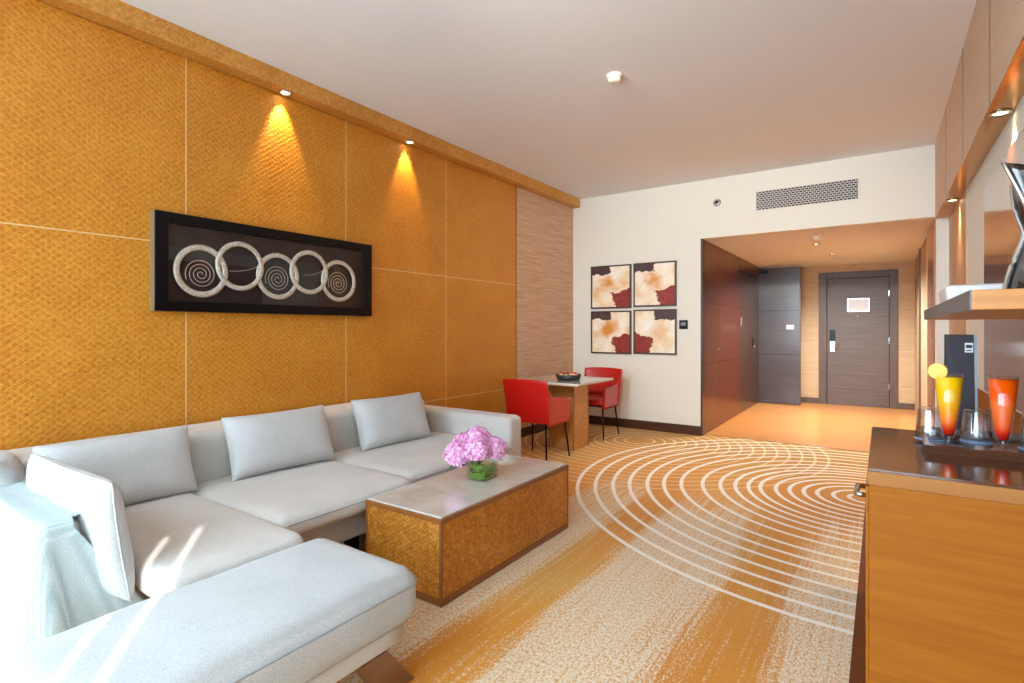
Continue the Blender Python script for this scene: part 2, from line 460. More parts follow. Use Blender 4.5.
# the tall dark panel that faces the room at the far end
dp = struct(box('door_3', (XE0-.02, 10.32, .008), (-1.15, 10.36, ZE-.03), M['blue_dark_wood'], bev=.003))
for z in (.865, 1.63): box('groove', (XE0, 10.3185, z-.004), (-1.152, 10.321, z+.004), M['black'], dp)
box('edge_strip', (-1.15, 10.318, .008), (-1.14, 10.362, ZE-.03), M['dark_wood'], dp)
box('lit_top_edge', (XE0-.02, 10.316, ZE-.03), (-1.14, 10.364, ZE-.012), plain('painted_edge_light', (186, 168, 156), .4), dp)  # pale colour stands for light catching the top edge of the panel
box('door_closer', (-1.76, 10.29, 2.28), (-1.64, 10.32, 2.33), M['black_metal'], dp, bev=.004)
sg = tag(box('door_plaque', (-1.36, 10.31, 1.30), (-1.24, 10.32, 1.38), plain('pale_plaque', (206, 206, 206), .4), bev=.003), 'small pale grey plaque on the dark panel at the far end of the entrance', 'plaque')

# entrance end wall with the room door
struct(boxes('wall_entry_back', [((-2.4, YD, 0), (-.91, YD+.12, ZE)), ((.22, YD, 0), (XE1+.1, YD+.12, ZE)), ((-.91, YD, 2.285), (.22, YD+.12, ZE))], M['tan_wall']))
struct(box('light_leak_slab', (-1.2, YD+.12, -.1), (.4, YD+.14, ZE), M['door_wood']))  # slab added behind the door to stop sky light leaking under it
struct(boxes('baseboard_entry', [((-1.8, YD-.015, 0), (-.91, YD, .10)), ((.22, YD-.015, 0), (XE1, YD, .10))], M['door_frame'], bev=.003))
d1 = struct(box('door_1', (-.785, YD+.03, .002), (.10, YD+.07, 2.175), M['door_wood'], bev=.003))
boxes('door_frame', [((-.91, YD-.02, 0), (-.79, YD+.1, 2.285)), ((.105, YD-.02, 0), (.22, YD+.1, 2.285)), ((-.79, YD-.02, 2.18), (.105, YD+.1, 2.285))], M['door_frame'], d1, bev=.004)
boxes('door_stop', [((-.80, YD+.01, 0), (-.786, YD+.1, 2.18)), ((.101, YD+.01, 0), (.112, YD+.1, 2.18)), ((-.80, YD+.01, 2.176), (.112, YD+.1, 2.184))], M['black'], d1)
lo = box('lock_reader', (-.745, YD+.005, 1.10), (-.665, YD+.03, 1.29), M['black'], d1, bev=.004)
lo2 = box('lock_plate', (-.742, YD+.008, .91), (-.668, YD+.03, 1.095), M['chrome'], d1, bev=.004)
tube('lever_handle', [(-.705, YD+.01, 1.01), (-.705, YD-.045, 1.01), (-.60, YD-.05, 1.01)], .010, M['chrome'], d1)
for z in (.35, 1.12, 1.9): box('hinge', (.094, YD+.018, z-.05), (.108, YD+.034, z+.05), M['chrome'], d1)
lathe('peephole', [(0, -.01), (.014, -.01), (.014, .004), (0, .004)], M['chrome'], d1, 14, (-.34, YD+.026, 1.52)).rotation_euler = (PI/2, 0, 0)
def notice_mat():
    m, nt, b = new_mat('printed_notice')
    v = objcoord(nt, (55, 1, 90)); n = noise_(nt, v, 1, 2)
    L(nt, ramp(nt, n, [(.42, lin((226, 228, 230))), (.58, lin((196, 202, 208)))]), b.inputs['Base Color']); b.inputs['Roughness'].default_value = .3
    return m
nb = thing('door_notice', 'framed pale printed notice fixed on the dark entrance door', 'sign', (-.33, YD+.03, 1.60))
box('frame', (-.16, -.008, 0), (.16, 0, .23), M['chrome'], nb, bev=.003)
box('sheet', (-.148, -.0095, .012), (.148, -.007, .218), notice_mat(), nb)

# entrance right wall
wr = struct(box('wall_entry_right', (XE1, YB+.12, 0), (XE1+.1, YD+.1, ZE), M['tan_wall']))
box('wood_panel', (XE1-.012, YB+.13, 0), (XE1, 7.75, ZE-.002), wood('brown_panel', (150, 88, 50), (170, 104, 62), .25, 2, coat=.3), wr)
box('light_joint', (XE1-.014, 7.75, 0), (XE1, 7.79, ZE-.002), M['white_wall'], wr)
box('corner_post', (XE1-.016, 9.2, 0), (XE1, 9.35, ZE-.002), M['door_frame'], wr)

# right wall of the room, bulkhead, strips and the glossy panel
w = struct(box('wall_right', (XR, YN-.1, 0), (XR+.1, YB, ZC), M['white_wall']))
box('copper_strip', (XR-.006, 5.40, .92), (XR, 6.66, 2.385), M['strip'], w)
box('gloss_panel', (XR-.012, .9, .92), (XR, 4.45, 2.21), M['gloss_panel'], w)
box('wood_dado', (XR-.010, YN, 0), (XR, YB, .90), M['cab_wood'], w)
bk = struct(boxes('trim_5', [((.432, YN, 2.39), (XR, YB, ZC))], M['bulk']))
for y in (2.4, 3.454, 4.504, 5.617): box('joint', (.430, y-.003, 2.392), (.4325, y+.003, ZC), M['door_frame'], bk)
box('bronze_soffit', (.433, YN, 2.384), (XR, 5.85, 2.391), M['bronze'], bk)

# window wall behind the camera
x0, x1, z0, z1 = -3.35, .46, .12, 2.85
struct(boxes('wall_near', [((XL-.1, YN-.1, 0), (x0, YN, ZC)), ((x1, YN-.1, 0), (XR+.1, YN, ZC)), ((x0, YN-.1, 0), (x1, YN, z0)), ((x0, YN-.1, z1), (x1, YN, ZC))], M['white_wall']))
wf = struct(boxes('window_1', [((x0, YN-.09, z0), (x0+.05, YN-.04, z1)), ((x1-.05, YN-.09, z0), (x1, YN-.04, z1)), ((x0, YN-.09, z0), (x1, YN-.04, z0+.05)), ((x0, YN-.09, z1-.05), (x1, YN-.04, z1)),
    ((-2.17, YN-.09, z0), (-2.12, YN-.04, z1)), ((-.98, YN-.09, z0), (-.93, YN-.04, z1))], M['black_metal']))
box('window_pane', (x0+.04, YN-.067, z0+.04), (x1-.04, YN-.063, z1-.04), M['pane'], wf)
# balcony slab, and an unseen screen added to cut the sun into stripes
struct(box('balcony_floor', (-4.2, -3.2, -.15), (1.2, YN-.2, -.02), plain('balcony_stone', (196, 190, 182), .8)))

bw = boxes('sun_slit_screen', [((.75, a, -.15), (.762, b, 2.30)) for a, b in ((-1.231, YN-.1), (-1.366, -1.265), (-6.0, -1.398))]+[((.75, -6.0, 2.30), (.762, YN-.1, 6.5))], M['white_wall'])
struct(bw)

# ------------------------------------------------------------------ sofa
sofa = thing('sectional_sofa', 'pale grey fabric sectional sofa along the gold wall panels', 'sofa', (-2.9, 2.1, 0))
def S(o):
    o.location = Vector(o.location)-Vector(sofa.location); return o
def srb(name, x0, x1, y0, y1, z0, z1, r, mat='fabric', **kw):
    return S(rbox(name, (x0+x1)/2, (y0+y1)/2, z0, x1-x0, y1-y0, z1-z0, r, M[mat], sofa, **kw))
srb('base', -3.53, -2.38, .60, 3.44, .15, .315, .025, n=10)
srb('backrest', -3.55, -3.20, .58, 3.36, .30, .715, .06, n=22, rough=.004)
srb('armrest', -3.54, -2.385, 3.42, 3.61, .15, .612, .045, n=18, rough=.003)
srb('armrest', -3.52, -2.31, .565, .700, .15, .640, .045, n=18, rough=.003)
srb('seat_cushion', -3.22, -2.03, .84, 1.398, .315, .425, .045, crown=.018, rough=.004, seed=1)
srb('seat_cushion', -3.22, -2.26, 1.402, 2.275, .315, .425, .045, crown=.020, rough=.004, seed=2)
srb('seat_cushion', -3.22, -2.325, 2.282, 3.415, .315, .425, .045, crown=.020, rough=.004, seed=3)
for (x, y) in ((-3.4, .75), (-2.5, .75), (-3.4, 3.45), (-2.5, 3.45), (-2.5, 2.0)):
    S(box('leg', (x-.03, y-.03, 0), (x+.03, y+.03, .155), M['black_metal'], sofa, bev=.004))
for y0, y1, xp in ((1.41, 2.265, -2.262), (2.292, 3.405, -2.327)):
    S(tube('piping', [(xp, y0+.04+(y1-y0-.08)*i/12, .388) for i in range(13)], .0035, M['seam'], sofa, 6))

def pillow(name, w, h, t, loc, rz, tilt, label, seed, mat='cushion_fabric', grp='loose cushions on the sofa'):
    o = obj(name, pillow_bm(w, h, t, seed), M[mat], smooth=True)
    o.location = loc
    o.rotation_euler = (0, tilt, rz)
    tag(o, label, 'cushion', grp)
    # welted seam around the edge
    pts = []
    n = 14
    for i in range(n): pts.append((0, -w/2+w*i/n, .0))
    for i in range(n): pts.append((0, w/2, h*i/n))
    for i in range(n): pts.append((0, w/2-w*i/n, h))
    for i in range(n): pts.append((0, -w/2, h-h*i/n))
    P = []
    for (x, y, z) in pts:
        a = y/(w/2); b = (z-h/2)/(h/2)
        P.append((0, a*w/2*(1-.05*(1-b*b)*abs(a)), h/2+b*h/2*(1-.05*(1-a*a)*abs(b))))
    s = tube('piping', P, .004, M[mat], o, 6, True)
    return o
pillow('back_cushion', .66, .355, .17, (-3.035, 1.085, .432), .02, -.33, 'grey back cushion at the near end of the sofa back, behind the propped one', 1)
pillow('back_cushion', .67, .365, .20, (-3.01, 1.925, .442), -.03, -.36, 'grey back cushion in the middle of the sofa back', 2)
pillow('back_cushion', .66, .37, .20, (-3.00, 2.835, .440), -.05, -.36, 'grey back cushion farthest along the sofa, behind the pink flowers', 3)
pillow('side_cushion', .82, .435, .15, (-2.60, .785, .335), PI/2+.02, -.13, 'pale cushion propped against the near armrest beside the throw', 4)
pillow('side_cushion', .36, .26, .13, (-3.13, .70, .50), PI/2-.3, -.30, 'small sunlit white cushion tucked in the near corner of the sofa', 5, 'ottoman_fabric')

# throw blanket draped over the near armrest
def throw():
    """cloth over the armrest: falls down the front, wraps the end, hem slants back on the end face"""
    bm = bmesh.new(); rows = []
    xa, xe, yf, yb, zt, rc = -3.30, -2.285, .545, .735, .650, .05
    path = []                                        # outline of the arm top seen from above, with the outward direction
    for i in range(64): path.append((xa+(xe-rc-xa)*i/63, yf, 0, -1, 0))
    for i in range(1, 10): a = -PI/2+PI/2*i/10; path.append((xe-rc+rc*math.cos(a), yf+rc+rc*math.sin(a), math.cos(a), math.sin(a), i/40))
    for i in range(16): path.append((xe, yf+rc+(yb-yf-rc)*.45*i/15, 1, 0, .25+.75*i/15))
    for (x, y, nx, ny, e) in path:
        row = []
        sx, sy = min(x, xe-.045), yb                  # spine of the arm top
        for k in range(9):
            q = k/9; row.append(bm.verts.new((sx+(x-nx*.03-sx)*q, sy+(y-ny*.03-sy)*q, zt+.004*noise.noise(Vector((x*8, q*4, 1))))))
        for k in range(6):
            a = PI/2*k/5; row.append(bm.verts.new((x-nx*.03+nx*.03*math.sin(a), y-ny*.03+ny*.03*math.sin(a), zt-.03+.03*math.cos(a))))
        for k in range(1, 21):
            d = .59*k/20; dep = (k/20)**.7
            s = x*1.0+y*1.2
            f = (.016*math.sin(s*30+.6)+.009*math.sin(s*67+2)+.010*noise.noise(Vector((s*8, d*3, 0))))*dep
            back = e*min(.30, d*.62)                  # the hem runs diagonally backwards on the end face
            row.append(bm.verts.new((x+nx*(.006+.02*dep+f), y+ny*(.006+.02*dep+f)+back*(1 if nx > .5 else nx), zt-.03-d)))
        rows.append(row)
    for a, b in zip(rows, rows[1:]):
        for k in range(len(a)-1): bm.faces.new((a[k], b[k], b[k+1], a[k+1]))
    bmesh.ops.remove_doubles(bm, verts=bm.verts, dist=.0004)
    return bm
def throw_mat():
    m, nt, b = new_mat('woven_throw')
    v = objcoord(nt, (1, 1, 1)); wv = N(nt, 'ShaderNodeTexWave', wave_type='BANDS', bands_direction='X', inp={'Scale': 42, 'Distortion': .6, 'Detail': 1})
    L(nt, v, wv.inputs['Vector']); n = noise_(nt, v, 240, 2)
    f = math_(nt, 'ADD', math_(nt, 'MULTIPLY', wv.outputs['Fac'], .3), math_(nt, 'MULTIPLY', n, .7))
    L(nt, ramp(nt, f, [(.25, lin((166, 184, 188))), (.7, lin((200, 212, 214)))]), b.inputs['Base Color'])
    b.inputs['Roughness'].default_value = .95; b.inputs['Specular IOR Level'].default_value = .1
    bump(nt, b, f, .4, .006); return m
th = obj('throw_blanket', throw(), throw_mat(), smooth=True)
sd = th.modifiers.new('solid', 'SOLIDIFY'); sd.thickness = .006; sd.offset = 0
tag(th, 'pale blue woven throw blanket draped over the near sofa armrest', 'blanket')

# ottoman in front
ot = thing('ottoman', 'long pale grey upholstered ottoman on slanted wooden legs in front of the sofa', 'ottoman', (-1.70, .900, 0))
rbox('cushion', 0, 0, .225, .60, 1.10, .195, .07, M['ottoman_fabric'], ot, crown=.022, rough=.003, n=24, seed=6, side=.006)
rbox('frame', 0, 0, .165, .54, .98, .07, .02, M['fabric'], ot, n=8)
pp = []
def sq(u):  # rounded rectangle loop
    hx, hy, r = .3005, .5505, .07
    out = []
    for cx, cy, a0 in ((hx-r, hy-r, 0), (-hx+r, hy-r, PI/2), (-hx+r, -hy+r, PI), (hx-r, -hy+r, 1.5*PI)):
        for i in range(7): a = a0+PI/2*i/6; out.append((cx+r*math.cos(a), cy+r*math.sin(a), u))
    return out
tube('piping', sq(.372), .0035, M['seam'], ot, 6, True)
def leg_bm(sx, sy):
    bm = bmesh.new()
    x = .22*sx
    a = [(x-.05, sy*.40, .168), (x+.05, sy*.40, .168), (x+.05, sy*.29, .168), (x-.05, sy*.29, .168)]
    b = [(x-.05, sy*.535, 0), (x+.05, sy*.535, 0), (x+.05, sy*.40, 0), (x-.05, sy*.40, 0)]
    A = [bm.verts.new(p) for p in a]; B = [bm.verts.new(p) for p in b]
    bm.faces.new(A); bm.faces.new(B)
    for i in range(4): bm.faces.new((A[i], A[(i+1) % 4], B[(i+1) % 4], B[i]))
    return bm
for sx in (-1, 1):
    for sy in (-1, 1): obj('leg', leg_bm(sx, sy), M['leg_wood'], ot, bev=.003)

# ------------------------------------------------------------------ coffee table
tx0, tx1, ty0, ty1 = -2.215, -1.690, 1.865, 3.095
ct = thing('coffee_table', 'low box coffee table with gold textured sides and pale stone top', 'coffee table', ((tx0+tx1)/2, (ty0+ty1)/2, 0))
hx, hy = (tx1-tx0)/2, (ty1-ty0)/2
box('plinth', (-hx, -hy, 0), (hx, hy, .035), M['table_wood'], ct, bev=.003)
boxes('core', [((-hx+.012, -hy+.012, .035), (hx-.012, hy-.012, .39))], M['dark_wood'], ct)
for nm, a, b_ in (('side_panel', (-hx+.014, -hy+.002, .037), (hx-.014, -hy+.012, .388)), ('side_panel', (-hx+.014, hy-.012, .037), (hx-.014, hy-.002, .388)),
                  ('side_panel', (hx-.012, -hy+.014, .037), (hx-.002, hy-.014, .388)), ('side_panel', (-hx+.002, -hy+.014, .037), (-hx+.012, hy-.014, .388))):
    box(nm, a, b_, M['gold_table'], ct)
for sx in (-1, 1):
    for sy in (-1, 1):
        a, b_ = sorted((sx*hx, sx*(hx-.014))), sorted((sy*hy, sy*(hy-.014)))
        box('corner_trim', (a[0], b_[0], .035), (a[1], b_[1], .39), M['table_wood'], ct)
boxes('top_frame', [((-hx-.002, -hy-.002, .388), (hx+.002, hy+.002, .412))], M['table_wood'], ct, bev=.002)
box('top', (-hx+.008, -hy+.008, .410), (hx-.008, hy-.008, .420), M['stone'], ct, bev=.002)

# vase and hydrangeas
VX, VY = -1.945, 2.505
va = thing('glass_vase', 'small square glass vase full of green stems on the coffee table', 'vase', (VX, VY, .4205), .05)
def vase_bm():
    bm = bmesh.new(); o, i, h, f = .066, .0615, .100, .008
    rings = [(o, 0), (o, h), (i, h), (i, f)]
    R = []
    for s, z in rings: R.append([bm.verts.new((x*s, y*s, z)) for x, y in ((-1, -1), (1, -1), (1, 1), (-1, 1))])
    for a, b in zip(R, R[1:]):
        for k in range(4): bm.faces.new((a[k], a[(k+1) % 4], b[(k+1) % 4], b[k]))
    bm.faces.new(R[0]); bm.faces.new(R[-1]); return bm
obj('glass_body', vase_bm(), M['green_glass'], va)
gm = plain('green_leaf', (132, 168, 72), .5); gm2 = plain('light_green_stem', (150, 180, 84), .5)
bm = bmesh.new()
for k in range(28):  # long leaves folded around the inside of the vase
    a = random.uniform(-.04, .04); z = .012+.07*random.random(); s = random.choice((-1, 1))
    p = [Vector((-.052, s*.052, z)), Vector((0, s*.055, z+random.uniform(-.02, .02))), Vector((.052, s*.052, min(.085, z+random.uniform(0, .03))))]
    if k % 2: p = [Vector((q.y, q.x, q.z)) for q in p]
    for (q0, q1) in zip(p, p[1:]):
        w = .0045; vs = [bm.verts.new(q0+Vector((0, 0, -w))), bm.verts.new(q1+Vector((0, 0, -w))), bm.verts.new(q1+Vector((0, 0, w))), bm.verts.new(q0+Vector((0, 0, w)))]
        bm.faces.new(vs)
lf = obj('leaf_lining', bm, gm, va); lf['kind'] = 'stuff'

def pink_mat():
    m, nt, b = new_mat('hydrangea_petal')
    v = objcoord(nt); n = noise_(nt, v, 40, 2)
    L(nt, ramp(nt, n, [(.3, lin((226, 136, 202))), (.5, lin((242, 176, 224))), (.7, lin((252, 220, 242)))]), b.inputs['Base Color'])
    b.inputs['Roughness'].default_value = .6; b.inputs['Subsurface Weight'].default_value = .2; b.inputs['Subsurface Radius'].default_value = (.01, .005, .008)
    return m
pk = pink_mat()
def head_bm(R, nfl, seed):
    rnd = random.Random(seed); bm = bmesh.new()
    bmesh.ops.create_icosphere(bm, subdivisions=2, radius=R*.80)
    for v in bm.verts: v.co.z *= .85
    for i in range(nfl):
        z = 1-1.72*(i+.5)/nfl; a = i*2.39996; rr = math.sqrt(max(0, 1-z*z))
        d = Vector((rr*math.cos(a), rr*math.sin(a), z*.88)); nrm = (d+Vector((rnd.uniform(-.3, .3), rnd.uniform(-.3, .3), rnd.uniform(-.2, .3)))).normalized()
        c = d*R*rnd.uniform(.90, 1.06); q = nrm.to_track_quat('Z', 'Y').to_matrix() @ Matrix.Rotation(rnd.uniform(0, PI), 3, 'Z')
        sz = R*rnd.uniform(.17, .23)
        for k in range(4):
            b = k*PI/2; ca, sa = math.cos(b), math.sin(b)
            loc = [(0, 0, 0), (.75, -.52, .16), (1.15, 0, .28), (.75, .52, .16)]
            vs = [bm.verts.new(c+q @ Vector(((x*ca-y*sa)*sz, (x*sa+y*ca)*sz, zz*sz))) for x, y, zz in loc]
            bm.faces.new(vs)
    return bm
heads = [((-.070, -.070, .125), .082, 'pink hydrangea drooping low over the front left of the glass vase'),
         ((.055, -.045, .165), .078, 'pink hydrangea at the front right above the glass vase'),
         ((-.020, .045, .200), .080, 'pink hydrangea topmost at the middle of the bunch'),
         ((.085, .075, .150), .074, 'pink hydrangea at the far right of the bunch'),
         ((-.105, .030, .160), .074, 'pink hydrangea at the far left of the bunch')]
for i, (p, R, lb) in enumerate(heads):
    t = thing('hydrangea', lb, 'flower', (VX-.038, VY-.022, .4405), 0, 'hydrangeas in the glass vase')
    obj('flower_head', head_bm(R, 74, i+3), pk, t, p)
    x, y = p[0]*.35, p[1]*.35
    tube('stem', [(-x*1.0+.03, -y*1.0+.018, -.008), (x, y, .07), (p[0]*.95, p[1]*.95, p[2]-.03)], .0035, gm2, t)
    if i in (1, 3, 0):
        bm = bmesh.new(); d = Vector((p[0], p[1], 0)).normalized(); s = Vector((-d.y, d.x, 0))
        b0 = Vector((p[0]*.9, p[1]*.9, p[2]-R*.75)); ln = .07
        pts = [(0, 0), (.3, .6), (.65, .65), (1, 0), (.65, -.65), (.3, -.6)]
        bm.faces.new([bm.verts.new(b0+d*ln*u+s*.03*w+Vector((0, 0, -.02*u*u+.01*abs(w)))) for u, w in pts])
        obj('leaf', bm, plain('dark_leaf', (52, 78, 34), .45), t)

# ------------------------------------------------------------------ dining corner
pale_top = marble()
dt = thing('dining_table', 'small square dining table on a gold box pedestal by the back wall', 'table', (-2.93, 5.24, 0))
box('tabletop', (-.40, -.44, .725), (.42, .42, .75), M['stone'], dt, bev=.003)
boxes('top_edge', [((-.402, -.442, .718), (.422, .422, .727))], M['cab_edge'], dt)
pd = box('pedestal', (-.085, -.155, 0), (.215, .195, .72), M['gold_pale'], dt, bev=.002)
boxes('pedestal_trim', [((x-.006, y-.006, 0), (x+.006, y+.006, .72)) for x in (-.085, .215) for y in (-.155, .195)], M['cab_edge'], dt)

def red_leather():
    m, nt, b = new_mat('red_leather')
    n = noise_(nt, objcoord(nt), 130, 3)
    L(nt, ramp(nt, n, [(.3, lin((168, 14, 10))), (.7, lin((188, 22, 16)))]), b.inputs['Base Color'])
    b.inputs['Roughness'].default_value = .32; b.inputs['Coat Weight'].default_value = .25; bump(nt, b, n, .06, .003); return m
rl = red_leather(); rdark = plain('red_edge', (120, 12, 10), .4)
def shell(pts_fn, nu, nv, th):
    bm = bmesh.new()
    g = [[bm.verts.new(pts_fn(i/nu, j/nv)) for j in range(nv+1)] for i in range(nu+1)]
    for i in range(nu):
        for j in range(nv): bm.faces.new((g[i][j], g[i+1][j], g[i+1][j+1], g[i][j+1]))
    bmesh.ops.recalc_face_normals(bm, faces=bm.faces)
    bmesh.ops.solidify(bm, geom=bm.faces[:], thickness=th); return bm
def make_chair(label, loc, rz):
    """faces +Y in its own frame; a box seat wrapped by a leather back and low sloping sides"""
    t = thing('dining_chair', label, 'chair', loc, rz, 'red dining chairs')
    rbox('seat', 0, .03, .40, .44, .42, .075, .025, rl, t, n=10, crown=.012)
    def back(u, v):
        x = (u-.5)*.52; bow = .035*(1-(2*u-1)**2)
        z = .385+v*.43
        return (x*(1-.06*(1-v)), -.205-bow-.075*v, z-.012*(2*u-1)**2*v)
    obj('backrest', shell(back, 14, 12, .022), rl, t, smooth=True, bev=.006)
    for s in (-1, 1):
        def side(u, v, s=s):
            top = .80-.19*min(1, u*2.2)**.8-.09*u
            top = .640-.03*u if u > .2 else .634+(.2-u)*.5
            y = -.20-.03*(1-u)*v+u*.43
            return (s*(.238-.008*(1-v)), y, .36+v*(top-.36))
        obj('side_panel', shell(side, 12, 8, .018), rl, t, smooth=True)
    for sx in (-1, 1):
        for sy in (-1, 1):
            x, y = sx*.20, (.19 if sy > 0 else -.19)
            tube('leg', [(x*.95, y*.95, .405), (x*1.12, y*1.2, .0)], [.012, .008], M['black_metal'], t, 8)
    tube('seat_rail', [(-.2, -.17, .39), (.2, -.17, .39), (.2, .2, .39), (-.2, .2, .39)], .010, M['black_metal'], t, 6, True)
    return t
ch = make_chair('red leather dining chair seen from behind, next to the sofa end', (-2.865, 4.63, 0), .0)
dup(ch, (-2.90, 5.97, 0), PI+.02, 'red leather dining chair facing the camera against the cream back wall')

bowl = lathe('snack_bowl', [(0, 0), (.115, 0), (.125, .01), (.142, .064), (.135, .064), (.116, .020), (0, .018)], plain('charcoal_bowl', (36, 34, 38), .5), None, 36, (-2.80, 5.13, .7502))
tag(bowl, 'round charcoal bowl of pastries on the dining table', 'bowl')
cr = plain('pastry_cream', (236, 196, 156), .6); rd = plain('berry_topping', (190, 40, 24), .35)
for i, (x, y, lb) in enumerate(((-.055, -.02, 'leftmost berry topped pastry in the charcoal bowl'), (.005, -.045, 'middle front berry topped pastry in the charcoal bowl'), (.06, .0, 'rightmost berry topped pastry in the charcoal bowl'), (.0, .05, 'rear berry topped pastry in the charcoal bowl'))):
    t = thing('pastry', lb, 'pastry', (-2.80+x*1.4, 5.13+y*1.4, .7685), 0, 'pastries in the charcoal bowl')
    lathe('cake', [(0, 0), (.022, 0), (.027, .03), (.025, .045), (0, .052)], cr, t, 18)
    lathe('berry', [(0, .046), (.012, .05), (.015, .06), (.010, .071), (0, .074)], rd, t, 14)

# ------------------------------------------------------------------ wall art
AX = XL+.055
art = thing('framed_wall_art', 'long black shadow box frame with five silver rings on the gold wall', 'wall art', (XL, 2.215, 1.709))
silver = None
def silver_mat():
    m, nt, b = new_mat('brushed_silver')
    n = noise_(nt, objcoord(nt), 70, 3); L(nt, ramp(nt, n, [(.3, lin((196, 186, 168))), (.7, lin((240, 234, 222)))]), b.inputs['Base Color'])
    b.inputs['Metallic'].default_value = .35; b.inputs['Roughness'].default_value = .32; bump(nt, b, n, .2, .004); return m
silver = silver_mat()
aw, ah, fw = .816, .299, .072
fr = boxes('frame', [((0, -aw, -ah), (.055, -aw+fw, ah)), ((0, aw-fw, -ah), (.055, aw, ah)), ((0, -aw+fw, -ah), (.055, aw-fw, -ah+fw*.9)), ((0, -aw+fw, ah-fw*.9), (.055, aw-fw, ah))], M['black'], art, bev=.002)
box('frame_edge', (0, -aw-.004, -ah), (.050, -aw, ah), plain('pale_frame_edge', (150, 140, 120), .35, .4), art)
box('backing', (.002, -aw+fw-.005, -ah+fw*.9-.005), (.008, aw-fw+.005, ah-fw*.9+.005), plain('dark_felt', (22, 18, 24), .6), art)
for k, (y, z, ro, ri) in enumerate([(-.538, -.038, .168, .130), (-.290, .017, .166, .132), (-.013, -.028, .166, .132), (.239, .022, .166, .132), (.508, -.023, .166, .132)]):
    rm, rw = (ro+ri)/2, (ro-ri)/2
    bm = bmesh.new(); n = 48; m_ = 10; rings = []
    for i in range(n):
        a = 2*PI*i/n; row = []
        for q in range(m_):
            b = 2*PI*q/m_; r = rm+rw*math.cos(b); xx = .022+(.004 if k % 2 else 0)+.009*math.sin(b)
            row.append(bm.verts.new((xx, y+r*math.cos(a), z+r*math.sin(a))))
        rings.append(row)
    for i in range(n):
        A, B = rings[i], rings[(i+1) % n]
        for q in range(m_): bm.faces.new((A[q], A[(q+1) % m_], B[(q+1) % m_], B[q]))
    obj('ring', bm, silver, art, smooth=True)
    if k % 2 == 0:
        pts = []
        for i in range(110):
            a = i/110*2*PI*3.6; r = .008+.088*i/110
            pts.append((.014+.004*(i % 2)*0, y+r*math.cos(a), z-.02+r*math.sin(a)*1.0))
        tube('spiral', pts, .0022, silver, art, 5)
for (y0, z0, y1, z1) in ((-.36, -.02, -.12, .05), (.20, .0, .40, .07)):
    tube('wire', [(.014, y0+(y1-y0)*i/10, z0+(z1-z0)*(i/10)**2.2) for i in range(11)], .002, silver, art, 5)
box('glass_pane', (.042, -aw+fw-.003, -ah+fw*.9-.003), (.044, aw-fw+.003, ah-fw*.9+.003), M['pane'], art)

# four abstract paintings
def paint_mat(name, flip, seed, dark_left=True):
    m, nt, b = new_mat(name)
    t = N(nt, 'ShaderNodeTexCoord'); mp = N(nt, 'ShaderNodeMapping'); mp.inputs['Location'].default_value = (seed*3.7, 0, seed*1.9)
    L(nt, t.outputs['Object'], mp.inputs[0]); V = mp.outputs[0]
    s = N(nt, 'ShaderNodeSeparateXYZ'); L(nt, t.outputs['Object'], s.inputs[0])
    n1 = noise_(nt, V, 9, 4, .6); n2 = noise_(nt, V, 5, 3, .55); n3 = noise_(nt, V, 26, 4, .7)
    x = math_(nt, 'ADD', s.outputs['X'], math_(nt, 'MULTIPLY', math_(nt, 'SUBTRACT', n3, .5), .16))
    z = math_(nt, 'ADD', s.outputs['Z'], math_(nt, 'MULTIPLY', math_(nt, 'SUBTRACT', n1, .5), .16))
    if flip: x = math_(nt, 'MULTIPLY', x, -1)
    # cream ground with an ochre cloud left of centre
    dx = math_(nt, 'ADD', x, .04); dz = math_(nt, 'SUBTRACT', z, .04)
    d = math_(nt, 'SQRT', math_(nt, 'ADD', math_(nt, 'MULTIPLY', dx, dx), math_(nt, 'MULTIPLY', math_(nt, 'MULTIPLY', dz, dz), 2.2)))
    oc = N(nt, 'ShaderNodeMapRange', interpolation_type='SMOOTHSTEP', inp={'From Min': .02, 'From Max': .22, 'To Min': .95 if not flip else .35, 'To Max': 0}); L(nt, math_(nt, 'ADD', d, math_(nt, 'MULTIPLY', math_(nt, 'SUBTRACT', n2, .5), .22)), oc.inputs[0])
    ground = ramp(nt, n2, [(.3, lin((226, 188, 138))), (.5, lin((238, 222, 196))), (.7, lin((244, 238, 228)))])
    col = mixc(nt, oc.outputs[0], ground, lin((214, 136, 30)))
    red = math_(nt, 'MULTIPLY', math_(nt, 'GREATER_THAN', math_(nt, 'ADD', x, math_(nt, 'MULTIPLY', z, .35)), -.02), math_(nt, 'LESS_THAN', math_(nt, 'ADD', z, math_(nt, 'MULTIPLY', x, -.25)), -.085))
    col = mixc(nt, red, col, ramp(nt, n3, [(.35, lin((112, 24, 20))), (.65, lin((156, 48, 36)))]))
    drk = math_(nt, 'MULTIPLY', math_(nt, 'LESS_THAN', x, .0), math_(nt, 'GREATER_THAN', z, .165))
    col = mixc(nt, drk, col, ramp(nt, n3, [(.35, lin((56, 36, 38))), (.65, lin((78, 52, 54)))]))
    L(nt, col, b.inputs['Base Color']); b.inputs['Roughness'].default_value = .5; return m
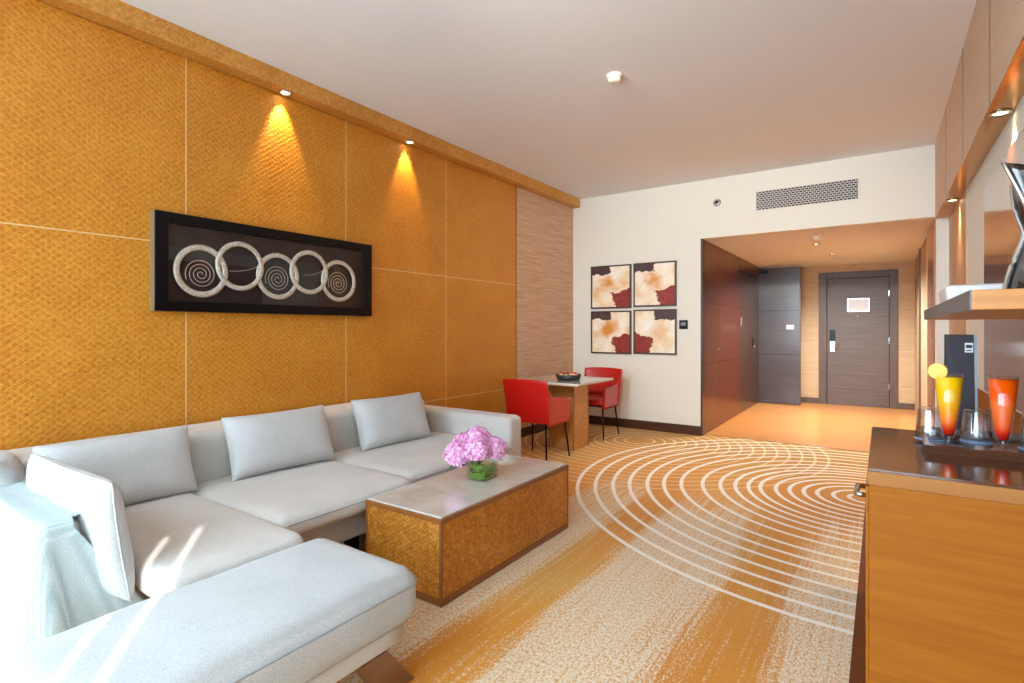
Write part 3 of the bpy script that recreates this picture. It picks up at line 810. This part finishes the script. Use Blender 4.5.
for i, (x0, x1, z0, z1, flip, lb) in enumerate(((-3.289, -2.712, 1.583, 2.160, False, 'upper left of the four framed abstract paintings on the back wall'),
        (-2.675, -2.115, 1.595, 2.162, False, 'upper right of the four framed abstract paintings on the back wall'),
        (-3.289, -2.712, .975, 1.548, False, 'lower left of the four framed abstract paintings, above the dining table'),
        (-2.675, -2.113, .982, 1.556, True, 'lower right framed abstract painting with its red patch at the left'))):
    cx, cz = (x0+x1)/2, (z0+z1)/2; hx, hz = (x1-x0)/2, (z1-z0)/2
    t = thing('painting', lb, 'painting', (cx, YB, cz), 0, 'abstract paintings on the back wall')
    f = .018
    boxes('frame', [((-hx, -.035, -hz), (-hx+f, 0, hz)), ((hx-f, -.035, -hz), (hx, 0, hz)), ((-hx+f, -.035, -hz), (hx-f, 0, -hz+f)), ((-hx+f, -.035, hz-f), (hx-f, 0, hz))], M['dark_wood'], t)
    box('canvas', (-hx+f, -.026, -hz+f), (hx-f, -.004, hz-f), paint_mat('abstract_paint', flip, i+1), t)

# thermostat, wall sensor, vent, detectors
t = thing('thermostat', 'small black square thermostat on the back wall right of the paintings', 'thermostat', (-2.03, YB, 1.36))
box('casing', (-.052, -.018, -.055), (.052, 0, .055), M['black'], t, bev=.004)
box('display', (-.032, -.0195, -.012), (.032, -.017, .026), plain('grey_display', (120, 126, 132), .3), t)
t = thing('wall_sensor', 'small round grey sensor high on the back wall left of the vent', 'sensor', (-1.63, YB, 2.825))
a = lathe('rosette', [(0, 0), (.045, 0), (.042, .012), (.026, .018), (0, .018)], plain('grey_metal', (170, 166, 160), .35, .6), t, 24); a.rotation_euler = (PI/2, 0, 0)
a = lathe('lens', [(0, .018), (.02, .018), (.014, .032), (0, .034)], M['black_metal'], t, 18); a.rotation_euler = (PI/2, 0, 0)

t = thing('air_vent', 'wide rectangular louvred air vent in the wall above the entrance', 'vent', (-.70, YB, 2.78))
vw, vh = .505, .118
boxes('frame', [((-vw, -.012, -vh), (vw, 0, -vh+.012)), ((-vw, -.012, vh-.012), (vw, 0, vh)), ((-vw, -.012, -vh+.012), (-vw+.012, 0, vh-.012)), ((vw-.012, -.012, -vh+.012), (vw, 0, vh-.012))], M['white_wall'], t)
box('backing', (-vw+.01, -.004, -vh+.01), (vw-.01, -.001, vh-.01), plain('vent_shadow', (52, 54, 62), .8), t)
lst = []
nrow = 9
for r in range(nrow+1):
    z = -vh+.012+(2*vh-.024)*r/nrow; lst.append(((-vw+.012, -.010, z-.0035), (vw-.012, -.003, z+.0035)))
for r in range(nrow):
    z0_ = -vh+.012+(2*vh-.024)*r/nrow; zz_ = z0_+(2*vh-.024)/nrow
    for c in range(26):
        x = -vw+.03+c*.038+(.019 if r % 2 else 0)
        if x < vw-.02: lst.append(((x-.004, -.010, z0_+.003), (x+.004, -.003, zz_-.003)))
boxes('grille', lst, plain('grille_paint', (196, 194, 188), .5), t)

def smoke(label, loc):
    t = thing('smoke_detector', label, 'smoke detector', loc, 0, 'smoke detectors')
    lathe('base', [(0, 0), (.055, 0), (.055, -.012), (.048, -.016), (0, -.016)], M['white_plastic'], t)
    lathe('cage', [(0, -.016), (.044, -.016), (.046, -.034), (.040, -.046), (.024, -.052), (0, -.052)], M['white_plastic'], t)
    return t
smoke('cream smoke detector in the middle of the main white ceiling', (-1.575, 3.57, ZC))
s2 = smoke('cream smoke detector on the entrance ceiling beyond the white wall', (-.63, 7.30, ZE))

# recessed downlights
def downlight(label, loc, power, size, col=(1, .70, .34), blend=.7, lens=True, tgt=None, rad=.02):
    t = thing('recessed_downlight', label, 'downlight', loc, 0, 'recessed downlights')
    lathe('trim_ring', [(.030, 0), (.046, 0), (.046, -.006), (.040, -.009), (.030, -.004)], M['chrome'], t, 28)
    lathe('lamp', [(0, -.001), (.031, -.001), (.031, .0), (0, .0)], M['lamp'], t, 24)
    if power:
        ld = bpy.data.lights.new('downlight_beam', 'SPOT'); ld.energy = power; ld.color = col; ld.spot_size = size; ld.spot_blend = blend; ld.shadow_soft_size = rad
        lo = bpy.data.objects.new('downlight_beam', ld); C.objects.link(lo); lo.location = Vector(loc)+Vector((0, 0, -.014))
        if tgt: lo.rotation_euler = (Vector(tgt)-Vector(loc)).to_track_quat('-Z', 'Y').to_euler()
    return t
downlight('recessed downlight under the gold cornice, above the ring artwork', (-3.522, 2.235, 2.999), 48, math.radians(56), tgt=(-3.60, 2.235, 2.65))
downlight('recessed downlight under the gold cornice, farther from the camera', (-3.522, 3.465, 2.999), 48, math.radians(56), tgt=(-3.60, 3.465, 2.65))
downlight('recessed downlight in the bronze soffit, above the curved sculpture', (.488, 3.59, 2.383), 80, math.radians(60), tgt=(.56, 3.59, 1.6))
downlight('recessed downlight in the bronze soffit, near the entrance corner', (.488, 5.78, 2.383), 50, math.radians(60), tgt=(.56, 5.78, 1.6))
downlight('recessed downlight in the entrance ceiling near the door', (-.60, 9.15, ZE-.001), 420, math.radians(150), col=(1, .98, .94), rad=.05)
downlight('recessed downlight in the entrance ceiling just behind the white wall', (-.70, 7.95, ZE-.001), 260, math.radians(150), col=(1, .98, .94), rad=.05)

# ------------------------------------------------------------------ minibar cabinet, right foreground
cab = thing('minibar_cabinet', 'honey veneered minibar cabinet with a dark glossy top in the right foreground', 'cabinet', (.25, 2.145, 0))
cx0, cx1, cy0, cy1 = -.283, .279, -.385, .385
box('body', (cx0+.004, cy0+.004, .06), (cx1, cy1, .875), M['cab_wood'], cab, bev=.002)
box('plinth', (cx0+.03, cy0+.03, 0), (cx1, cy1-.02, .06), M['dark_wood'], cab)
boxes('top_edge', [((cx0, cy0, .875), (cx1, cy1, .912))], M['cab_edge'], cab, bev=.002)
box('top', (cx0+.002, cy0+.002, .910), (cx1, cy1, .9195), M['cab_top'], cab, bev=.002)
dr = box('door', (cx0-.004, cy0+.02, .08), (cx0+.004, cy1-.02, .865), M['cab_wood'], cab, bev=.002)
tube('handle', [(cx0-.004, cy0+.04, .835), (cx0-.026, cy0+.04, .835), (cx0-.026, cy0+.14, .835), (cx0-.004, cy0+.14, .835)], .007, M['chrome'], dr)

TZ = .9197
tr = thing('serving_tray', 'dark brown rectangular tray of glasses on the minibar cabinet', 'tray', (.315, 2.275, TZ))
tx, ty = .19, .185
bs = boxes('base', [((-tx, -ty, 0), (tx, ty, .008))], plain('tray_glaze', (118, 112, 112), .1, .7, .6, .3), tr)
bm = bmesh.new()
o, i2 = [(-tx-.018, -ty-.018), (tx+.018, -ty-.018), (tx+.018, ty+.018), (-tx-.018, ty+.018)], [(-tx+.002, -ty+.002), (tx-.002, -ty+.002), (tx-.002, ty-.002), (-tx+.002, ty-.002)]
r0 = [bm.verts.new((x*.95, y*.95, 0)) for x, y in o]; r1 = [bm.verts.new((x, y, .026)) for x, y in o]
r2 = [bm.verts.new((x*1.02, y*1.02, .026)) for x, y in i2]; r3 = [bm.verts.new((x, y, .008)) for x, y in i2]
for a, b in ((r0, r1), (r1, r2), (r2, r3)):
    for k in range(4): bm.faces.new((a[k], a[(k+1) % 4], b[(k+1) % 4], b[k]))
obj('rim', bm, wood('tray_rim_wood', (84, 52, 36), (104, 66, 46), .25, 0), tr)

# glasses
TB = TZ+.0085
M['thin_glass'] = pane_mat('thin_clear_glass', (.99, .995, 1), 3.0, .6, .06)
def cocktail(label, x, y, stops, group):
    t = thing('cocktail_glass', label, 'drink', (x, y, TB), 0, group)
    prof = [(0, 0), (.030, 0), (.030, .003), (.010, .009), (.0085, .022), (.014, .032), (.020, .06), (.030, .135), (.0375, .230), (.0362, .230), (.0287, .135), (.0187, .062), (.012, .036), (0, .033)]
    lathe('glass', prof, M['thin_glass'], t)
    lathe('drink', [(0, .0335), (.0123, .0365), (.0189, .0622), (.0289, .135), (.0355, .219), (0, .219)], drink('cocktail', .035, .218, stops), t)
    return t
cocktail('yellow layered cocktail with an orange slice on its rim', .176, 2.20, [(0, (200, 16, 10)), (.10, (222, 50, 20)), (.28, (250, 130, 40)), (.5, (255, 172, 24)), (1, (255, 205, 8))], 'cocktails on the tray')
cocktail('orange layered cocktail at the right on the tray', .304, 2.195, [(0, (196, 10, 6)), (.10, (226, 40, 14)), (.25, (250, 104, 44)), (.62, (255, 112, 40)), (.70, (250, 82, 6)), (1, (255, 96, 6))], 'cocktails on the tray')
os_ = thing('orange_slice', 'round orange slice perched on the rim of the yellow cocktail', 'fruit slice', (.148, 2.188, TB+.238), -.30)
def disc(r0, r1, t, n=36):
    bm = bmesh.new(); rows = []
    for r, y in ((r0, -t), (r1, -t), (r1, t), (r0, t)): rows.append([bm.verts.new((r*math.cos(2*PI*k/n), y, r*math.sin(2*PI*k/n))) for k in range(n)])
    for a in range(4):
        A, B = rows[a], rows[(a+1) % 4]
        for k in range(n): bm.faces.new((A[k], A[(k+1) % n], B[(k+1) % n], B[k]))
    return bm
obj('rind', disc(.0215, .0255, .004), plain('orange_rind', (244, 176, 20), .4), os_)
obj('pith', disc(.0195, .0215, .0036), plain('orange_pith', (252, 224, 130), .5), os_)
bm = bmesh.new()
for k in range(9):
    a0, a1 = 2*PI*k/9+.07, 2*PI*(k+1)/9-.07
    ring = [(.0022*math.cos((a0+a1)/2), .0022*math.sin((a0+a1)/2))]+[(.0188*math.cos(a0+(a1-a0)*i/4), .0188*math.sin(a0+(a1-a0)*i/4)) for i in range(5)]
    f = [bm.verts.new((x, -.0042, z)) for x, z in ring]; g = [bm.verts.new((x, .0042, z)) for x, z in ring]
    bm.faces.new(f); bm.faces.new(g[::-1])
    for i in range(6): bm.faces.new((f[i], f[(i+1) % 6], g[(i+1) % 6], g[i]))
obj('segments', bm, plain('orange_flesh', (246, 190, 24), .3), os_)
obj('membrane', disc(.0005, .0196, .0030), plain('orange_membrane', (252, 214, 90), .4), os_)

coast = plain('blue_coaster', (150, 176, 214), .5)
def tumbler(label, x, y):
    c = lathe('coaster', [(0, 0), (.043, 0), (.044, .001), (.043, .003), (0, .003)], coast, None, 32, (x, y, TB))
    tag(c, 'round blue coaster under the '+label[1], 'coaster', 'coasters on the tray')
    t = thing('tumbler', label[0], 'glass', (x, y, TB+.0032), 0, 'upturned tumblers')
    prof = [(.0395, 0), (.041, .002), (.040, .03), (.034, .098), (.031, .104), (0, .105), (0, .092), (.029, .091), (.032, .08), (.0375, .03), (.0385, 0), (.0395, 0)]
    lathe('glass_body', prof, M['glass'], t)
tumbler(('upturned tumbler at the left corner of the tray, left of the yellow cocktail', 'tumbler left of the yellow cocktail'), .135, 2.30)
tumbler(('upturned tumbler standing between the yellow and orange cocktails', 'tumbler between the two cocktails'), .258, 2.335)
tumbler(('upturned tumbler at the right edge of the photo, right of the orange cocktail', 'tumbler right of the orange cocktail'), .395, 2.285)
cf = thing('carafe', 'clear glass carafe behind the right hand tumbler at the photo edge', 'carafe', (.452, 2.405, TB))
lathe('glass_body', [(0, 0), (.042, 0), (.046, .01), (.046, .09), (.026, .14), (.022, .19), (.030, .225), (.028, .225), (.020, .19), (.024, .139), (.0435, .089), (.0435, .012), (0, .006)], M['glass'], cf)

# menu folder standing behind the tray
mn = thing('menu_stand', 'tall black folded menu stand with a small white emblem behind the tray', 'menu stand', (.235, 2.505, TZ), .12)
mk = plain('menu_card', (52, 46, 52), .5)
def card(sy):
    bm = bmesh.new()
    p = [(-.046, sy*.018, .0), (.034, sy*.022, .0), (.034, sy*.004, .362), (-.046, sy*.004, .362)]
    a = [bm.verts.new(q) for q in p]; b = [bm.verts.new((x, y+sy*.004, z)) for x, y, z in p]
    bm.faces.new(a); bm.faces.new(b[::-1])
    for i in range(4): bm.faces.new((a[i], a[(i+1) % 4], b[(i+1) % 4], b[i]))
    return bm
obj('front_card', card(-1), mk, mn)
obj('rear_card', card(1), plain('menu_back', (26, 24, 30), .3), mn)
def slab(name, pts, mat, parent, d=.0008):
    bm = bmesh.new(); a = [bm.verts.new(p) for p in pts]; b = [bm.verts.new((p[0], p[1]-d, p[2])) for p in pts]
    bm.faces.new(a); bm.faces.new(b[::-1])
    for i in range(len(a)): bm.faces.new((a[i], a[(i+1) % len(a)], b[(i+1) % len(a)], b[i]))
    return obj(name, bm, mat, parent)
def fy_(z): return -(.026-.018*z/.362)-.0006
wh = plain('emblem_white', (236, 236, 236), .5)
bm = None
def q(x0, x1, z0, z1): return [(x0, fy_(z0), z0), (x1, fy_(z0), z0), (x1, fy_(z1), z1), (x0, fy_(z1), z1)]
em = slab('emblem', q(.008, .031, .298, .332), wh, mn)
slab('emblem_mark', [(x, y-.0009, z) for x, y, z in q(.0105, .0285, .314, .325)], mk, em)
slab('emblem_letters', [(x, y-.0009, z) for x, y, z in q(.011, .026, .303, .307)], mk, em)
slab('edge_strip', q(.0345, .041, .004, .360), plain('pale_edge', (150, 172, 186), .3), mn, .002)

# ------------------------------------------------------------------ shelf with dish and sculpture
SZ0, SZ1 = 1.347, 1.395
sh = thing('wall_shelf', 'thick wooden wall shelf above the minibar with a grey front edge', 'shelf', (.355, 2.55, SZ0))
box('board', (-.176, -.86, 0), (.172, .85, SZ1-SZ0), M['shelf_wood'], sh, bev=.002)
box('front_edge', (-.180, -.857, .0005), (-.175, .85, SZ1-SZ0), M['shelf_grey'], sh)
dish = obj('white_dish', (lambda: (lambda bm: (add_rbox(bm, 0, 0, 0, .27, .34, .075, .02, n=12), bm)[1])(bmesh.new()))(), plain('white_ceramic', (240, 238, 236), .3), None, (.335, 2.80, SZ1+.0005), smooth=True)
for v in dish.data.vertices:
    k = .94+.06*min(1, v.co.z/.075); v.co.x *= k; v.co.y *= k
tag(dish, 'low white ceramic block dish on the far end of the wall shelf', 'dish')

sx_, sy_ = .415, 2.38
sp = thing('sculpture', 'tall waisted dark chrome sculpture with silver edges on the wall shelf', 'sculpture', (sx_, sy_, SZ1+.0005))
def corner(k, t):
    # four corners of a square section that twists and narrows at the waist
    w = .034+.082*abs((t-.57)/.57)**1.3 if t < .57 else .034+.070*((t-.57)/.43)**1.25
    a = math.radians(214)+k*PI/2+(1-t)*1.75-.1
    lift = (.07 if k == 0 else .0 if k == 2 else .02)*max(0, (t-.6)/.4)**2
    return Vector((w*math.cos(a), w*math.sin(a), t*.375+lift))
bm = bmesh.new(); rows = []
for j in range(31):
    t = j/30; row = []
    for k in range(4):
        p0, p1 = corner(k, t), corner(k+1 if k < 3 else 0, t)
        if k == 3: p1 = corner(0, t)
        for i in range(6):
            q = i/6; p = p0.lerp(p1, q); ax = Vector((0, 0, p.z)); inset = 1-.30*math.sin(q*PI)
            row.append(bm.verts.new((p.x*inset, p.y*inset, p.z)))
    rows.append(row)
for a_, b_ in zip(rows, rows[1:]):
    n = len(a_)
    for i in range(n): bm.faces.new((a_[i], a_[(i+1) % n], b_[(i+1) % n], b_[i]))
bm.faces.new(rows[0][::-1]); bm.faces.new(rows[-1])
so_ = obj('body', bm, plain('dark_chrome', (92, 88, 86), .1, .85, .6, .5), sp, smooth=True)
for k in range(4): tube('edge', [corner(k, j/30) for j in range(31)], [.0045+.004*(1-abs(j/30-.5)) for j in range(31)], plain('pewter', (206, 206, 202), .16, .9), sp, 8)

# ------------------------------------------------------------------ light
def area(name, loc, rot, sx, sy, e, col=(1, 1, 1), portal=False):
    ld = bpy.data.lights.new(name, 'AREA'); ld.shape = 'RECTANGLE'; ld.size = sx; ld.size_y = sy; ld.energy = e; ld.color = col
    o = bpy.data.objects.new(name, ld); C.objects.link(o); o.location = loc; o.rotation_euler = rot
    if portal: ld.cycles.is_portal = True
    return o
area('window_portal', ((-3.35+.46)/2, YN-.12, 1.485), (PI/2, 0, 0), 3.8, 2.73, 1, portal=True)
wd = bpy.data.worlds.new('sky'); sc.world = wd; wd.use_nodes = True
bg = wd.node_tree.nodes['Background']; bg.inputs[0].default_value = (.66, .85, 1, 1); bg.inputs[1].default_value = 9.5

sd_ = bpy.data.lights.new('sun', 'SUN'); sd_.energy = 10; sd_.angle = math.radians(.4); sd_.color = (1, .97, .92)
so = bpy.data.objects.new('sun', sd_); C.objects.link(so); el = math.radians(25)
so.rotation_euler = Vector((-.8*math.cos(el), .6*math.cos(el), -math.sin(el))).to_track_quat('-Z', 'Y').to_euler()

# warm fill spots without fixtures, added out of view to brighten the back wall
def spot(loc, tgt, e, size, col, rad=.12, blend=.8):
    ld = bpy.data.lights.new('fill_spot', 'SPOT'); ld.energy = e; ld.color = col; ld.spot_size = size; ld.spot_blend = blend; ld.shadow_soft_size = rad
    o = bpy.data.objects.new('fill_spot', ld); C.objects.link(o); o.location = loc
    o.rotation_euler = (Vector(tgt)-Vector(loc)).to_track_quat('-Z', 'Y').to_euler(); return o
spot((-.3, .3, 3.0), (-2.2, 6.7, 1.6), 340, math.radians(60), (1, .95, .88))
spot((-1.6, .5, 3.0), (-1.2, 6.7, 1.2), 340, math.radians(60), (1, .95, .88))

# ------------------------------------------------------------------ camera
cd = bpy.data.cameras.new('camera'); cam = bpy.data.objects.new('camera', cd); C.objects.link(cam)
cd.sensor_fit = 'HORIZONTAL'; cd.sensor_width = 36; cd.lens = 535.1*36/1024; cd.shift_y = -12.1/1024; cd.clip_start = .02
cam.location = (0, 0, 1.3); cam.rotation_euler = (PI/2, 0, math.radians(34.646))
sc.camera = cam
sc.view_settings.view_transform = 'Standard'; sc.view_settings.look = 'None'; sc.view_settings.gamma = 1
sc.view_settings.use_curve_mapping = False; sc.view_settings.exposure = .12
sc.cycles.use_denoising = True
sc.cycles.max_bounces = 10; sc.cycles.diffuse_bounces = 6; sc.cycles.transparent_max_bounces = 12
sc.cycles.sample_clamp_indirect = 6; sc.cycles.caustics_reflective = False; sc.cycles.caustics_refractive = True
